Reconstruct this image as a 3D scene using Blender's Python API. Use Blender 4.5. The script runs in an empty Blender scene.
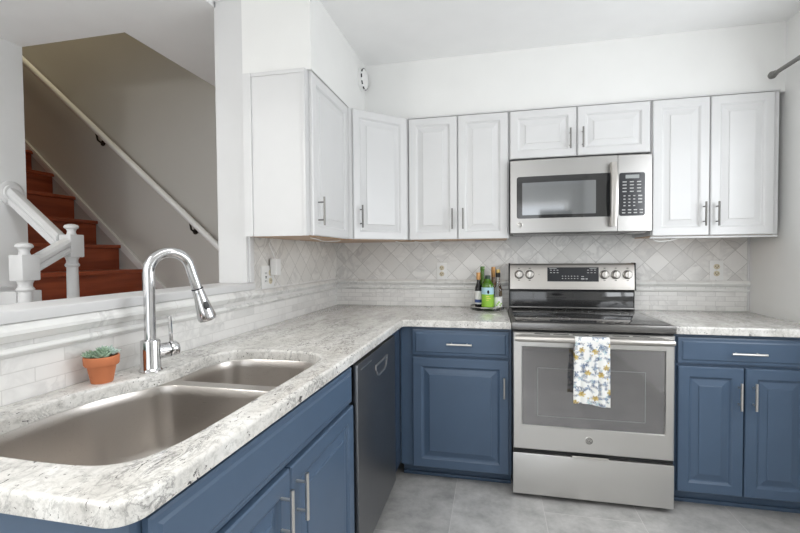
import bpy, bmesh, math, random
from mathutils import Vector, Matrix
random.seed(7)
SC = bpy.context.scene
COL = SC.collection
PI = math.pi

# ------------------------------------------------------------------ camera
cam_d = bpy.data.cameras.new('camera')
cam = bpy.data.objects.new('camera', cam_d)
COL.objects.link(cam)
YAW, PITCH, ROLL = -.2152, -.0267, -.0082
f_ = Vector((math.sin(YAW)*math.cos(PITCH), math.cos(YAW)*math.cos(PITCH), math.sin(PITCH)))
r_ = Vector((math.cos(YAW), -math.sin(YAW), 0)); u_ = r_.cross(f_)
r2 = r_*math.cos(ROLL)+u_*math.sin(ROLL); u2 = -r_*math.sin(ROLL)+u_*math.cos(ROLL)
M = Matrix((r2, u2, -f_)).transposed().to_4x4()
M.translation = Vector((1.1384, -2.9593, 1.2722))
cam.matrix_world = M
cam_d.sensor_fit = 'HORIZONTAL'; cam_d.sensor_width = 36
cam_d.lens = 426.69/800*36
cam_d.clip_start = .02
SC.camera = cam

# ------------------------------------------------------------------ world, lights, exposure
w = bpy.data.worlds.new('world'); SC.world = w; w.use_nodes = True
bg = w.node_tree.nodes['Background']
bg.inputs[0].default_value = (.86, .93, 1, 1); bg.inputs[1].default_value = 1.6

def area(name, loc, rot, sx, sy, power, col=(1, 1, 1), spread=PI):
    d = bpy.data.lights.new(name, 'AREA'); d.shape = 'RECTANGLE'; d.size = sx; d.size_y = sy
    d.energy = power; d.color = col; d.spread = spread
    o = bpy.data.objects.new(name, d); COL.objects.link(o); o.location = loc; o.rotation_euler = rot
    return o
area('window_daylight', (2.72, -1.55, 1.56), (0, PI/2, 0), 1.1, 1.5, 27, (.96, .98, 1))
area('patio_daylight', (1.2, -5.22, 1.15), (PI/2, 0, 0), 2.1, 1.95, 13, (1, .99, .97))
area('kitchen_ceiling_fill', (1.45, -2.4, 2.46), (0, 0, 0), 1.6, 1.6, 13, (1, .985, .96), 2.1)  # unseen area lamp added below the ceiling for even fill, no fixture known
area('hall_ceiling_fill', (-.75, -3.5, 2.43), (0, 0, 0), .7, 2.0, 24, (1, .99, .97))  # unseen area lamp added to brighten the hall
area('stair_lamp', (-2.2, -.62, 4.3), (0, 0, 0), .8, .4, 12, (1, .86, .58))
def fill_point(name, loc, r, power, col):  # soft point lamp without a fixture, used as added fill
    d = bpy.data.lights.new(name, 'POINT'); d.shadow_soft_size = r; d.energy = power; d.color = col
    o = bpy.data.objects.new(name, d); COL.objects.link(o); o.location = loc
    return o
fill_point('kitchen_fill_point', (.75, -3.9, 2.0), .17, 5, (1, .985, .96))  # added out of view to lift the kitchen ceiling
fill_point('hall_fill_point', (-.8, -4.4, 2.0), .15, 40, (1, .985, .96))  # added out of view to lift the hall and the light spilling from it
vs = SC.view_settings
vs.view_transform = 'Standard'; vs.look = 'None'; vs.gamma = 1; vs.use_curve_mapping = False
vs.exposure = -0.12

# ------------------------------------------------------------------ materials
def nt(name):
    m = bpy.data.materials.new(name); m.use_nodes = True
    return m, m.node_tree.nodes, m.node_tree.links, m.node_tree.nodes['Principled BSDF']

def setp(b, col=None, rough=None, metal=None, **k):
    if col is not None: b.inputs['Base Color'].default_value = (*col, 1)
    if rough is not None: b.inputs['Roughness'].default_value = rough
    if metal is not None: b.inputs['Metallic'].default_value = metal
    for a, v in k.items(): b.inputs[a.replace('_', ' ')].default_value = v

def paint(name, col, rough=.5, bump=.02, scale=300, metal=0, var=.03, **k):
    """painted or plain surface: a faint mottling and a faint grain"""
    m, n, l, b = nt(name); setp(b, col, rough, metal, **k)
    tc = n.new('ShaderNodeTexCoord')
    ns = n.new('ShaderNodeTexNoise'); ns.inputs['Scale'].default_value = 6; ns.inputs['Detail'].default_value = 3
    l.new(tc.outputs['Object'], ns.inputs['Vector'])
    mx = n.new('ShaderNodeMix'); mx.data_type = 'RGBA'
    mx.inputs[6].default_value = tuple(c*(1-var) for c in col)+(1,); mx.inputs[7].default_value = tuple(min(1, c*(1+var)) for c in col)+(1,)
    l.new(ns.outputs['Fac'], mx.inputs[0]); l.new(mx.outputs[2], b.inputs['Base Color'])
    if bump:
        n2 = n.new('ShaderNodeTexNoise'); n2.inputs['Scale'].default_value = scale
        l.new(tc.outputs['Object'], n2.inputs['Vector'])
        bp = n.new('ShaderNodeBump'); bp.inputs['Strength'].default_value = bump; bp.inputs['Distance'].default_value = .001
        l.new(n2.outputs['Fac'], bp.inputs['Height']); l.new(bp.outputs['Normal'], b.inputs['Normal'])
    return m

def steel(name, col=(.62, .61, .59), rough=.27, stretch=(1, 1, 120), bump=.06):
    m, n, l, b = nt(name); setp(b, col, rough, 1)
    tc = n.new('ShaderNodeTexCoord'); mp = n.new('ShaderNodeMapping'); mp.inputs['Scale'].default_value = stretch
    ns = n.new('ShaderNodeTexNoise'); ns.inputs['Scale'].default_value = 8; ns.inputs['Detail'].default_value = 4
    l.new(tc.outputs['Object'], mp.inputs[0]); l.new(mp.outputs[0], ns.inputs['Vector'])
    mr = n.new('ShaderNodeMapRange'); mr.inputs[3].default_value = rough*.8; mr.inputs[4].default_value = rough*1.25
    l.new(ns.outputs['Fac'], mr.inputs[0]); l.new(mr.outputs[0], b.inputs['Roughness'])
    bp = n.new('ShaderNodeBump'); bp.inputs['Strength'].default_value = bump; bp.inputs['Distance'].default_value = .001
    l.new(ns.outputs['Fac'], bp.inputs['Height']); l.new(bp.outputs['Normal'], b.inputs['Normal'])
    return m

def ramp(n, stops):
    r = n.new('ShaderNodeValToRGB'); cr = r.color_ramp
    while len(cr.elements) < len(stops): cr.elements.new(.5)
    for e, (p, c) in zip(cr.elements, stops): e.position = p; e.color = (*c, 1)
    return r

def marble_tile(name, axis, tile_w, tile_h, rot=0, offset=.5, c1=(.78, .77, .74), c2=(.6, .59, .57), grout=(.72, .71, .68), bias=0.0, mort=.0012, vein=.35):
    """marble tiles laid on a wall; axis 'x' runs along the back wall, 'y' along the left wall"""
    m, n, l, b = nt(name); setp(b, rough=.28)
    tc = n.new('ShaderNodeTexCoord'); sp = n.new('ShaderNodeSeparateXYZ'); cb = n.new('ShaderNodeCombineXYZ')
    l.new(tc.outputs['Object'], sp.inputs[0]); l.new(sp.outputs['X' if axis == 'x' else 'Y'], cb.inputs[0]); l.new(sp.outputs['Z'], cb.inputs[1])
    mp = n.new('ShaderNodeMapping'); mp.inputs['Rotation'].default_value = (0, 0, rot)
    l.new(cb.outputs[0], mp.inputs[0])
    br = n.new('ShaderNodeTexBrick'); br.offset = offset; br.offset_frequency = 2
    br.inputs['Color1'].default_value = (0, 0, 0, 1); br.inputs['Color2'].default_value = (1, 1, 1, 1); br.inputs['Mortar'].default_value = (.5, .5, .5, 1)
    br.inputs['Scale'].default_value = 1; br.inputs['Mortar Size'].default_value = mort; br.inputs['Mortar Smooth'].default_value = .1
    br.inputs['Brick Width'].default_value = tile_w; br.inputs['Row Height'].default_value = tile_h; br.inputs['Bias'].default_value = bias
    l.new(mp.outputs[0], br.inputs['Vector'])
    # each tile is cut from a different place in the stone
    bw = n.new('ShaderNodeRGBToBW'); l.new(br.outputs['Color'], bw.inputs[0])
    ad = n.new('ShaderNodeVectorMath'); ad.operation = 'ADD'
    sc = n.new('ShaderNodeVectorMath'); sc.operation = 'SCALE'; sc.inputs[0].default_value = (7.3, 4.1, 9.7); l.new(bw.outputs[0], sc.inputs['Scale'])
    l.new(cb.outputs[0], ad.inputs[0]); l.new(sc.outputs[0], ad.inputs[1])
    n1 = n.new('ShaderNodeTexNoise'); n1.inputs['Scale'].default_value = 9; n1.inputs['Detail'].default_value = 6; n1.inputs['Distortion'].default_value = 1.4
    l.new(ad.outputs[0], n1.inputs['Vector'])
    vr = ramp(n, [(.40, (0, 0, 0)), (.495, (1, 1, 1)), (.51, (1, 1, 1)), (.60, (0, 0, 0))]); l.new(n1.outputs['Fac'], vr.inputs[0])
    n2 = n.new('ShaderNodeTexNoise'); n2.inputs['Scale'].default_value = 3.1; n2.inputs['Detail'].default_value = 2; l.new(ad.outputs[0], n2.inputs['Vector'])
    vm = n.new('ShaderNodeMath'); vm.operation = 'MULTIPLY'; l.new(vr.outputs[0], vm.inputs[0])
    n2r = ramp(n, [(.42, (0, 0, 0)), (.62, (vein, vein, vein))]); l.new(n2.outputs['Fac'], n2r.inputs[0]); l.new(n2r.outputs[0], vm.inputs[1])
    mt = n.new('ShaderNodeMix'); mt.data_type = 'RGBA'; mt.inputs[6].default_value = (*c1, 1); mt.inputs[7].default_value = (*c2, 1)
    tr = ramp(n, [(.3, (0, 0, 0)), (1, (1, 1, 1))]); l.new(bw.outputs[0], tr.inputs[0]); l.new(tr.outputs[0], mt.inputs[0])
    mv = n.new('ShaderNodeMix'); mv.data_type = 'RGBA'; mv.inputs[7].default_value = (.33, .32, .32, 1)
    l.new(vm.outputs[0], mv.inputs[0]); l.new(mt.outputs[2], mv.inputs[6])
    mg = n.new('ShaderNodeMix'); mg.data_type = 'RGBA'; mg.inputs[7].default_value = (*grout, 1)
    l.new(br.outputs['Fac'], mg.inputs[0]); l.new(mv.outputs[2], mg.inputs[6]); l.new(mg.outputs[2], b.inputs['Base Color'])
    bp = n.new('ShaderNodeBump'); bp.invert = True; bp.inputs['Strength'].default_value = .5; bp.inputs['Distance'].default_value = .001
    l.new(br.outputs['Fac'], bp.inputs['Height']); l.new(bp.outputs['Normal'], b.inputs['Normal'])
    return m

def granite(name):
    m, n, l, b = nt(name); setp(b, rough=.16, Coat_Weight=.2)
    tc = n.new('ShaderNodeTexCoord')
    mp = n.new('ShaderNodeMapping'); mp.inputs['Rotation'].default_value = (0, 0, -.35); mp.inputs['Scale'].default_value = (2.3, 1, 1.4)
    l.new(tc.outputs['Object'], mp.inputs[0])
    def noise(scale, det, dist, vec, rough=.6):
        a = n.new('ShaderNodeTexNoise'); a.inputs['Scale'].default_value = scale; a.inputs['Detail'].default_value = det
        a.inputs['Distortion'].default_value = dist; a.inputs['Roughness'].default_value = rough; l.new(vec, a.inputs['Vector']); return a
    def mult(a, b_):
        q = n.new('ShaderNodeMath'); q.operation = 'MULTIPLY'; l.new(a, q.inputs[0]); l.new(b_, q.inputs[1]); return q.outputs[0]
    def over(base, fac, col):
        q = n.new('ShaderNodeMix'); q.data_type = 'RGBA'; q.inputs[7].default_value = (*col, 1); l.new(fac, q.inputs[0]); l.new(base, q.inputs[6]); return q.outputs[2]
    big = noise(4.5, 4, .6, mp.outputs[0]); base = ramp(n, [(.34, (.58, .565, .535)), (.5, (.70, .685, .65)), (.64, (.79, .78, .75))]); l.new(big.outputs['Fac'], base.inputs[0])
    fine = noise(60, 6, .3, tc.outputs['Object'], .75); fr = ramp(n, [(.32, (.52, .52, .51)), (.52, (1, 1, 1))]); l.new(fine.outputs['Fac'], fr.inputs[0])
    m1 = n.new('ShaderNodeMix'); m1.data_type = 'RGBA'; m1.blend_type = 'MULTIPLY'; m1.inputs[0].default_value = .7
    l.new(base.outputs[0], m1.inputs[6]); l.new(fr.outputs[0], m1.inputs[7])
    # broken thin grey veins, and dark flecks gathered along them
    gn = noise(3.2, 3, 0, mp.outputs[0]); gr = ramp(n, [(.44, (0, 0, 0)), (.62, (.85, .85, .85))]); l.new(gn.outputs['Fac'], gr.inputs[0])
    vn = noise(9, 8, .7, mp.outputs[0], .68); vr = ramp(n, [(.475, (0, 0, 0)), (.498, (1, 1, 1)), (.502, (1, 1, 1)), (.525, (0, 0, 0))]); l.new(vn.outputs['Fac'], vr.inputs[0])
    c = over(m1.outputs[2], mult(vr.outputs[0], gr.outputs[0]), (.20, .195, .19))
    v2 = noise(21, 6, .5, mp.outputs[0], .65); w2 = ramp(n, [(.47, (0, 0, 0)), (.5, (.5, .5, .5)), (.53, (0, 0, 0))]); l.new(v2.outputs['Fac'], w2.inputs[0])
    c = over(c, mult(w2.outputs[0], gr.outputs[0]), (.32, .31, .30))
    sp = noise(44, 3, .8, mp.outputs[0], .7); sr = ramp(n, [(.335, (1, 1, 1)), (.37, (0, 0, 0))]); l.new(sp.outputs['Fac'], sr.inputs[0])
    c = over(c, sr.outputs[0], (.09, .085, .085))
    l.new(c, b.inputs['Base Color'])
    return m

def floor_tile(name):
    m, n, l, b = nt(name); setp(b, rough=.42)
    tc = n.new('ShaderNodeTexCoord'); sp = n.new('ShaderNodeSeparateXYZ'); cb = n.new('ShaderNodeCombineXYZ')
    l.new(tc.outputs['Object'], sp.inputs[0]); 
    def mth(op, a, v):
        q = n.new('ShaderNodeMath'); q.operation = op; l.new(a, q.inputs[0])
        if isinstance(v, float): q.inputs[1].default_value = v
        else: l.new(v, q.inputs[1])
        return q.outputs[0]
    idx = mth('FLOOR', mth('DIVIDE', mth('SUBTRACT', sp.outputs['X'], .05), .444), 1.0)
    ysh = mth('ADD', sp.outputs['Y'], mth('MULTIPLY', mth('SUBTRACT', idx, 3.0), .296))
    l.new(ysh, cb.inputs[0]); l.new(sp.outputs['X'], cb.inputs[1])
    mp = n.new('ShaderNodeMapping'); mp.inputs['Location'].default_value = (.787+.888*8, -.049+.444*8, 0); l.new(cb.outputs[0], mp.inputs[0])
    br = n.new('ShaderNodeTexBrick'); br.offset = 0; br.offset_frequency = 2
    br.inputs['Color1'].default_value = (0, 0, 0, 1); br.inputs['Color2'].default_value = (1, 1, 1, 1); br.inputs['Mortar'].default_value = (.5, .5, .5, 1)
    br.inputs['Scale'].default_value = 1; br.inputs['Mortar Size'].default_value = .0016; br.inputs['Brick Width'].default_value = .888; br.inputs['Row Height'].default_value = .444
    l.new(mp.outputs[0], br.inputs['Vector'])
    ns = n.new('ShaderNodeTexNoise'); ns.inputs['Scale'].default_value = 7; ns.inputs['Detail'].default_value = 9; ns.inputs['Roughness'].default_value = .72
    l.new(tc.outputs['Object'], ns.inputs['Vector'])
    cr = ramp(n, [(.25, (.27, .268, .263)), (.5, (.47, .465, .456)), (.75, (.65, .642, .63))]); l.new(ns.outputs['Fac'], cr.inputs[0])
    mt = n.new('ShaderNodeMix'); mt.data_type = 'RGBA'; mt.blend_type = 'MULTIPLY'; mt.inputs[0].default_value = .2
    l.new(cr.outputs[0], mt.inputs[6]); l.new(br.outputs['Color'], mt.inputs[7])
    mg = n.new('ShaderNodeMix'); mg.data_type = 'RGBA'; mg.inputs[7].default_value = (.55, .54, .53, 1)
    l.new(br.outputs['Fac'], mg.inputs[0]); l.new(mt.outputs[2], mg.inputs[6]); l.new(mg.outputs[2], b.inputs['Base Color'])
    bp = n.new('ShaderNodeBump'); bp.inputs['Strength'].default_value = .15; bp.inputs['Distance'].default_value = .002
    l.new(ns.outputs['Fac'], bp.inputs['Height']); l.new(bp.outputs['Normal'], b.inputs['Normal'])
    return m

def wood(name, c1, c2, stretch=(1, .08, 1), rough=.3):
    m, n, l, b = nt(name); setp(b, rough=rough, Coat_Weight=.05, Specular_IOR_Level=.3)
    tc = n.new('ShaderNodeTexCoord'); mp = n.new('ShaderNodeMapping'); mp.inputs['Scale'].default_value = stretch
    l.new(tc.outputs['Object'], mp.inputs[0])
    ns = n.new('ShaderNodeTexNoise'); ns.inputs['Scale'].default_value = 22; ns.inputs['Detail'].default_value = 6; ns.inputs['Distortion'].default_value = .4
    l.new(mp.outputs[0], ns.inputs['Vector'])
    cr = ramp(n, [(.3, c1), (.7, c2)]); l.new(ns.outputs['Fac'], cr.inputs[0]); l.new(cr.outputs[0], b.inputs['Base Color'])
    return m

def glass(name, col, rough=.03, ior=1.45):
    m, n, l, b = nt(name); setp(b, col, rough); b.inputs['Transmission Weight'].default_value = 1; b.inputs['IOR'].default_value = ior
    return m

def vcol_mat(name, rough=.9):
    m, n, l, b = nt(name); setp(b, rough=rough)
    a = n.new('ShaderNodeVertexColor'); a.layer_name = 'print'
    l.new(a.outputs['Color'], b.inputs['Base Color'])
    return m

MT = dict(
    wall=paint('wall_paint', (.83, .83, .815), .6),
    wall_hall=paint('hall_paint', (.78, .785, .785), .6),
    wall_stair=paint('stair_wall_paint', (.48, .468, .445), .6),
    ceil=paint('ceiling_paint', (.91, .91, .905), .7),
    trim=paint('white_trim', (.68, .68, .68), .35, .01),
    white=paint('white_cabinet_paint', (.70, .70, .70), .32, .01),
    blue=paint('blue_cabinet_paint', (.068, .110, .176), .34, .015, var=.06),
    shaded_blue=paint('shaded_blue_paint', (.03, .05, .085), .5, .01),  # cabinet blue darkened to stand for the corner's shadow
    maple=wood('maple_underside', (.45, .26, .13), (.58, .36, .2), (1, .1, 1)),
    cherry=wood('red_cherry_wood', (.24, .048, .018), (.42, .10, .04), (1, .1, 1), .38),
    granite=granite('white_granite'),
    floor=floor_tile('grey_floor_tile'),
    steel=steel('brushed_steel', (.56, .535, .505), .32),
    steel_v=steel('brushed_steel_panel', (.70, .69, .67), .33, (90, 90, 1.2)),
    steel_mw=steel('microwave_steel', (.47, .462, .45), .34, (1.5, 90, 90)),
    sink=steel('sink_steel', (.54, .51, .48), .29, (3, 90, 90), .04),
    nickel=steel('brushed_nickel', (.68, .66, .63), .3, (20, 20, 20), .02),
    pewter=steel('pewter_metal', (.24, .235, .225), .36, (20, 20, 20), .02),
    chrome=steel('chrome', (.62, .62, .63), .06, (1, 1, 1), .0),
    dw=steel('dark_slate_steel', (.22, .225, .235), .36, (60, 60, 1)),
    black=paint('black_plastic', (.012, .012, .013), .35, 0),
    gap=paint('dark_recess', (.008, .008, .009), .7, 0),
    cooktop=paint('black_glass', (.02, .02, .021), .06, 0, Specular_IOR_Level=.9),
    cookrim=steel('dark_steel_rim', (.21, .205, .2), .28, (1.5, 90, 90), .03),
    ovenglass=paint('oven_glass', (.27, .265, .27), .07, 0, metal=.75, Specular_IOR_Level=.9),
    mwglass=paint('microwave_glass', (.30, .31, .32), .07, 0, metal=.8, Specular_IOR_Level=.9),
    panel=paint('panel_glass', (.035, .037, .042), .15, 0),
    key=paint('key_grey', (.50, .50, .50), .5, 0),
    lcd=paint('lcd_grey', (.32, .34, .34), .3, 0),
    plastic=paint('white_plastic', (.80, .80, .79), .35, 0),
    ivory=paint('ivory_plastic', (.62, .55, .40), .4, 0),
    terracotta=paint('terracotta', (.60, .20, .085), .75, .2, 120, var=.15),
    soil=paint('soil', (.05, .035, .025), .95, .6, 160),
    leaf=paint('succulent_leaf', (.33, .45, .33), .5, .02, var=.25),
    leaf2=paint('succulent_leaf_blue', (.45, .56, .50), .5, .02, var=.2),
    glass=glass('clear_glass', (.95, .97, .96)),
    dglass=glass('dark_green_glass', (.05, .09, .03)),
    wineglass=paint('dark_bottle_glass', (.012, .012, .012), .08, 0),
    green=paint('green_bottle_glass', (.075, .19, .015), .1, 0, Specular_IOR_Level=.7),
    brown=paint('amber_bottle_glass', (.13, .06, .02), .1, 0, Specular_IOR_Level=.7),
    copper=paint('copper_foil', (.55, .30, .12), .35, 0, metal=.6),
    gold=paint('gold_foil', (.62, .45, .16), .35, 0, metal=.5),
    dgreen=paint('dark_green_cap', (.02, .05, .03), .35, 0),
    lime=paint('lime_label', (.30, .58, .05), .5, 0),
    sky=paint('pale_blue_label', (.45, .70, .80), .5, 0),
    paper=paint('white_label', (.80, .80, .78), .6, 0),
    navy=paint('navy_ink', (.05, .09, .25), .6, 0),
    yellow=paint('yellow_ink', (.75, .68, .15), .6, 0),
    towel=vcol_mat('printed_cotton'),
    bronze=paint('dark_bronze', (.03, .025, .02), .4, 0, metal=.7),
    m_small_x=marble_tile('marble_strip_back', 'x', .105, .0295, 0, .5, bias=-.5, grout=(.60, .59, .57), vein=.25, c1=(.84, .83, .81), c2=(.56, .555, .54)),
    m_small_y=marble_tile('marble_strip_left', 'y', .155, .038, 0, .5, bias=-.4, mort=.0014, grout=(.70, .69, .67), vein=.25, c1=(.84, .83, .81), c2=(.56, .555, .54)),
    m_diag_x=marble_tile('marble_diagonal_back', 'x', .101, .101, PI/4, 0, c1=(.80, .79, .77), c2=(.66, .65, .63), mort=.0016, grout=(.52, .51, .49)),
    m_diag_y=marble_tile('marble_diagonal_left', 'y', .101, .101, PI/4, 0, c1=(.80, .785, .755), c2=(.70, .685, .655), mort=.0016, grout=(.50, .49, .46)),
    m_rail_x=marble_tile('marble_rail_back', 'x', .305, .5, 0, 0, c1=(.82, .82, .80), c2=(.76, .76, .74)),
    m_rail_y=marble_tile('marble_rail_left', 'y', .305, .5, 0, 0, c1=(.84, .84, .82), c2=(.80, .80, .78)),
)

# ------------------------------------------------------------------ mesh helpers
class MB:
    """collects shapes into one mesh"""
    def __init__(s): s.bm = bmesh.new()
    def box(s, x0, x1, y0, y1, z0, z1, bev=0, seg=2):
        mat = Matrix.Translation(((x0+x1)/2, (y0+y1)/2, (z0+z1)/2)) @ Matrix.Diagonal((abs(x1-x0), abs(y1-y0), abs(z1-z0), 1))
        g = bmesh.ops.create_cube(s.bm, size=1, matrix=mat)
        if bev:
            es = list({e for v in g['verts'] for e in v.link_edges})
            bmesh.ops.bevel(s.bm, geom=es, offset=bev, segments=seg, profile=.6, affect='EDGES', clamp_overlap=True)
        return s
    def loops(s, rings, close=True, cap0=False, cap1=False, flip=False):
        """rings of equal length bridged one to the next"""
        vs = [[s.bm.verts.new(p) for p in r] for r in rings]
        n = len(vs[0])
        for a, b in zip(vs, vs[1:]):
            for i in range(n if close else n-1):
                j = (i+1) % n
                q = (a[i], a[j], b[j], b[i])
                q = tuple(reversed(q)) if flip else q
                if len(set(q)) >= 3: s.bm.faces.new(q)
        if cap0: s.bm.faces.new(vs[0] if flip else list(reversed(vs[0])))
        if cap1: s.bm.faces.new(list(reversed(vs[-1])) if flip else vs[-1])
        return s
    def tube(s, pts, r, n=12, cap=True, flat=None):
        pts = [Vector(p) for p in pts]; rs = r if isinstance(r, (list, tuple)) else [r]*len(pts)
        rings = []; prev = None
        for i, p in enumerate(pts):
            t = (pts[min(i+1, len(pts)-1)]-pts[max(i-1, 0)]).normalized()
            if prev is None:
                a = Vector((0, 0, 1)) if abs(t.z) < .9 else Vector((1, 0, 0))
                u = t.cross(a).normalized()
            else: u = (prev-t*prev.dot(t)).normalized()
            prev = u; v = t.cross(u)
            fl = flat or 1
            rings.append([p+(u*math.cos(2*PI*k/n)+v*math.sin(2*PI*k/n)*fl)*rs[i] for k in range(n)])
        return s.loops(rings, True, cap, cap)
    def lathe(s, prof, c=(0, 0, 0), axis=(0, 0, 1), n=24, cap0=True, cap1=True):
        """prof: (radius, height) pairs along the axis"""
        ax = Vector(axis).normalized(); q = Vector((0, 0, 1)).rotation_difference(ax); c = Vector(c)
        rings = [[c+q @ Vector((max(r, 1e-5)*math.cos(2*PI*k/n), max(r, 1e-5)*math.sin(2*PI*k/n), h)) for k in range(n)] for r, h in prof]
        return s.loops(rings, True, cap0, cap1)
    def prism(s, poly, axis, a, b):
        """polygon in the two other axes, swept from a to b along axis ('x','y','z')"""
        def P(u, v, t):
            return {'x': (t, u, v), 'y': (u, t, v), 'z': (u, v, t)}[axis]
        ra = [P(u, v, a) for u, v in poly]; rb = [P(u, v, b) for u, v in poly]
        s.loops([ra, rb], True, True, True)
        return s
    def xf(s, m):
        bmesh.ops.transform(s.bm, matrix=m, verts=s.bm.verts); return s
    def build(s, name, mat, parent=None, off=None, ang=35, kind=None, label=None):
        me = bpy.data.meshes.new(name)
        if off is None: off = Vector(parent['_off']) if parent is not None and '_off' in parent else Vector((0, 0, 0))
        off = Vector(off)
        for v in s.bm.verts: v.co -= off
        bmesh.ops.recalc_face_normals(s.bm, faces=s.bm.faces)
        s.bm.to_mesh(me); s.bm.free()
        me.materials.append(MT[mat] if isinstance(mat, str) else mat)
        me.polygons.foreach_set('use_smooth', [True]*len(me.polygons)); me.set_sharp_from_angle(angle=math.radians(ang))
        o = bpy.data.objects.new(name, me); COL.objects.link(o)
        if parent is not None:
            o.parent = parent
            if '_off' in parent: o['_off'] = tuple(off)
        else:
            o.location = off
        if kind: o['kind'] = kind
        if label: o['label'] = label
        return o

def tag(o, label, cat, group=None):
    o['label'] = label; o['category'] = cat
    if group: o['group'] = group
    return o
def thing(name, label, cat, loc=(0, 0, 0), rotz=0, group=None, world=False):
    """an Empty at the base of a thing; world=True: its parts are given in room coordinates"""
    o = bpy.data.objects.new(name, None); COL.objects.link(o); o.location = loc; o.rotation_euler = (0, 0, rotz); o.empty_display_size = .05
    if world: o['_off'] = tuple(loc)
    return tag(o, label, cat, group)
def struct(name, mb, mat): return mb.build(name, mat, kind='structure')
def lstruct(name, mb, mat):
    o = mb.build(name, mat, kind='structure', off=(XL, -1, 0)); o.location = (XL, -1, 0); o.rotation_euler = (0, 0, -LEAN); return o
def rect(x0, x1, z0, z1, y): return [(x0, y, z0), (x1, y, z0), (x1, y, z1), (x0, y, z1)]

# ------------------------------------------------------------------ room shell
XL, XR, ZC = -.005, 2.646, 2.46          # left tile face, right wall, ceiling
YS = -.19                                # far wall of the stair
LEAN = .021                              # the left wall is not quite square to the back wall
def xl(y): return XL+LEAN*(y+1)
JY = -1.12                               # jamb of the pass-through
struct('floor', MB().box(-1.6, 2.9, -5.4, .12, -.1, 0), 'floor')
mb = MB()
mb.box(-.76, -.16, -5.4, .12, ZC, ZC+.1); mb.box(-.16, 2.9, -5.4, .12, ZC+.025, ZC+.125); mb.box(-1.6, -.76, -5.4, -1.034, ZC, ZC+.1)
struct('ceiling', mb, 'ceil')
struct('wall_back', MB().box(-.2, XR+.12, .008, .12, 0, ZC+.03), 'wall')
mb = MB(); WY0, WY1, WZ0, WZ1 = -2.3, -.8, 1.02, 2.1
mb.box(XR, XR+.12, -5.3, WY0, 0, ZC+.03); mb.box(XR, XR+.12, WY1, .008, 0, ZC+.03); mb.box(XR, XR+.12, WY0, WY1, 0, WZ0); mb.box(XR, XR+.12, WY0, WY1, WZ1, ZC+.03)
struct('wall_right', mb, 'wall')
mb = MB()
mb.box(XL-.138, XL-.008, JY, .0, 0, ZC); mb.box(XL-.138, XL-.008, -2.95, JY, 0, 1.108)
lstruct('wall_left', mb, 'wall')
mb = MB(); mb.box(-1.6, -.2, -5.4, -5.3, 0, ZC); mb.box(2.2, 2.9, -5.4, -5.3, 0, ZC); mb.box(-.2, 2.2, -5.4, -5.3, 2.12, ZC)
struct('wall_rear', mb, 'wall')
struct('wall_hall', MB().box(-1.57, -1.449, -5.3, -1.034, 0, ZC), 'wall_hall')
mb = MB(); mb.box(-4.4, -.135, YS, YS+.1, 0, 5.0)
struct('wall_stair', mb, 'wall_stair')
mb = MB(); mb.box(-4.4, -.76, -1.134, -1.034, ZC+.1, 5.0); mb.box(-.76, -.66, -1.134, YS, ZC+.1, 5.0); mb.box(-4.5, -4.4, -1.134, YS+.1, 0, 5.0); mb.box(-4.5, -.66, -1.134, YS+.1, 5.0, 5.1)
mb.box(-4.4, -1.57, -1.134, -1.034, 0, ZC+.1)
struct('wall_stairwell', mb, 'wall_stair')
mb = MB(); mb.box(-.01, .335, -1.135, -.3, 2.119, ZC+.03); mb.box(-.02, XR, -.3, .008, 2.119, ZC+.03)
struct('wall_soffit', mb, 'wall')
# windows
def window(n, a0, a1, z0, z1, place):
    o = thing_frame = MB()
    def bar(u0, u1, v0, v1):
        if place == 'right': o.box(XR+.03, XR+.08, u0, u1, v0, v1)
        else: o.box(u0, u1, -5.37, -5.32, v0, v1)
    f = .05
    bar(a0, a0+f, z0, z1); bar(a1-f, a1, z0, z1); bar(a0+f, a1-f, z0, z0+f); bar(a0+f, a1-f, z1-f, z1); m = (a0+a1)/2; bar(m-.02, m+.02, z0+f, z1-f)
    struct('window_%d' % n, o, 'trim')
window(1, WY0, WY1, WZ0, WZ1, 'right'); window(2, -.2, 2.2, 0, 2.12, 'rear')
# pass-through jamb, sill and casing
mb = MB(); mb.box(XL-.142, XL+.002, JY-.014, JY, 1.145, ZC+.03); mb.box(XL-.007, XL+.012, JY, JY+.034, 1.145, ZC, .004)
mb.box(XL-.155, XL-.138, JY-.01, JY+.05, 1.145, ZC, .004)
lstruct('trim_1', mb, 'trim')
mb = MB(); mb.box(XL-.165, XL+.02, -2.95, JY+.03, 1.112, 1.144, .006, 3)
lstruct('trim_2', mb, 'trim')
# marble backsplash: strips, rails and diagonal tiles
def rail_prof(z0, z1, d): 
    h = z1-z0
    return [(0, z0), (d*.45, z0), (d*.62, z0+h*.1), (d*.75, z0+h*.25), (d, z0+h*.42), (d, z0+h*.62), (d*.7, z0+h*.85), (d*.55, z1), (0, z1)]
mb = MB(); mb.box(.0, XR, 0, .008, .90, 1.032); mb.box(.0, XR, .001, .008, 1.032, 1.1); struct('trim_3', mb, 'm_small_x')
mb = MB(); mb.box(XL-.008, XL, -2.95, .0, .90, 1.032); mb.box(XL-.008, XL-.001, -2.95, 0, 1.032, 1.112); lstruct('trim_4', mb, 'm_small_y')
struct('trim_5', MB().box(0, XR-.012, 0, .008, 1.1, 1.42), 'm_diag_x')
lstruct('trim_6', MB().box(XL-.008, XL, JY+.036, 0, 1.112, 1.42), 'm_diag_y')
mb = MB(); mb.prism([(-d, z) for d, z in rail_prof(1.066, 1.1, .02)], 'x', .016, XR); mb.prism([(-d, z) for d, z in rail_prof(1.03, 1.048, .012)], 'x', .016, XR); struct('trim_7', mb, 'm_rail_x')
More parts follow.
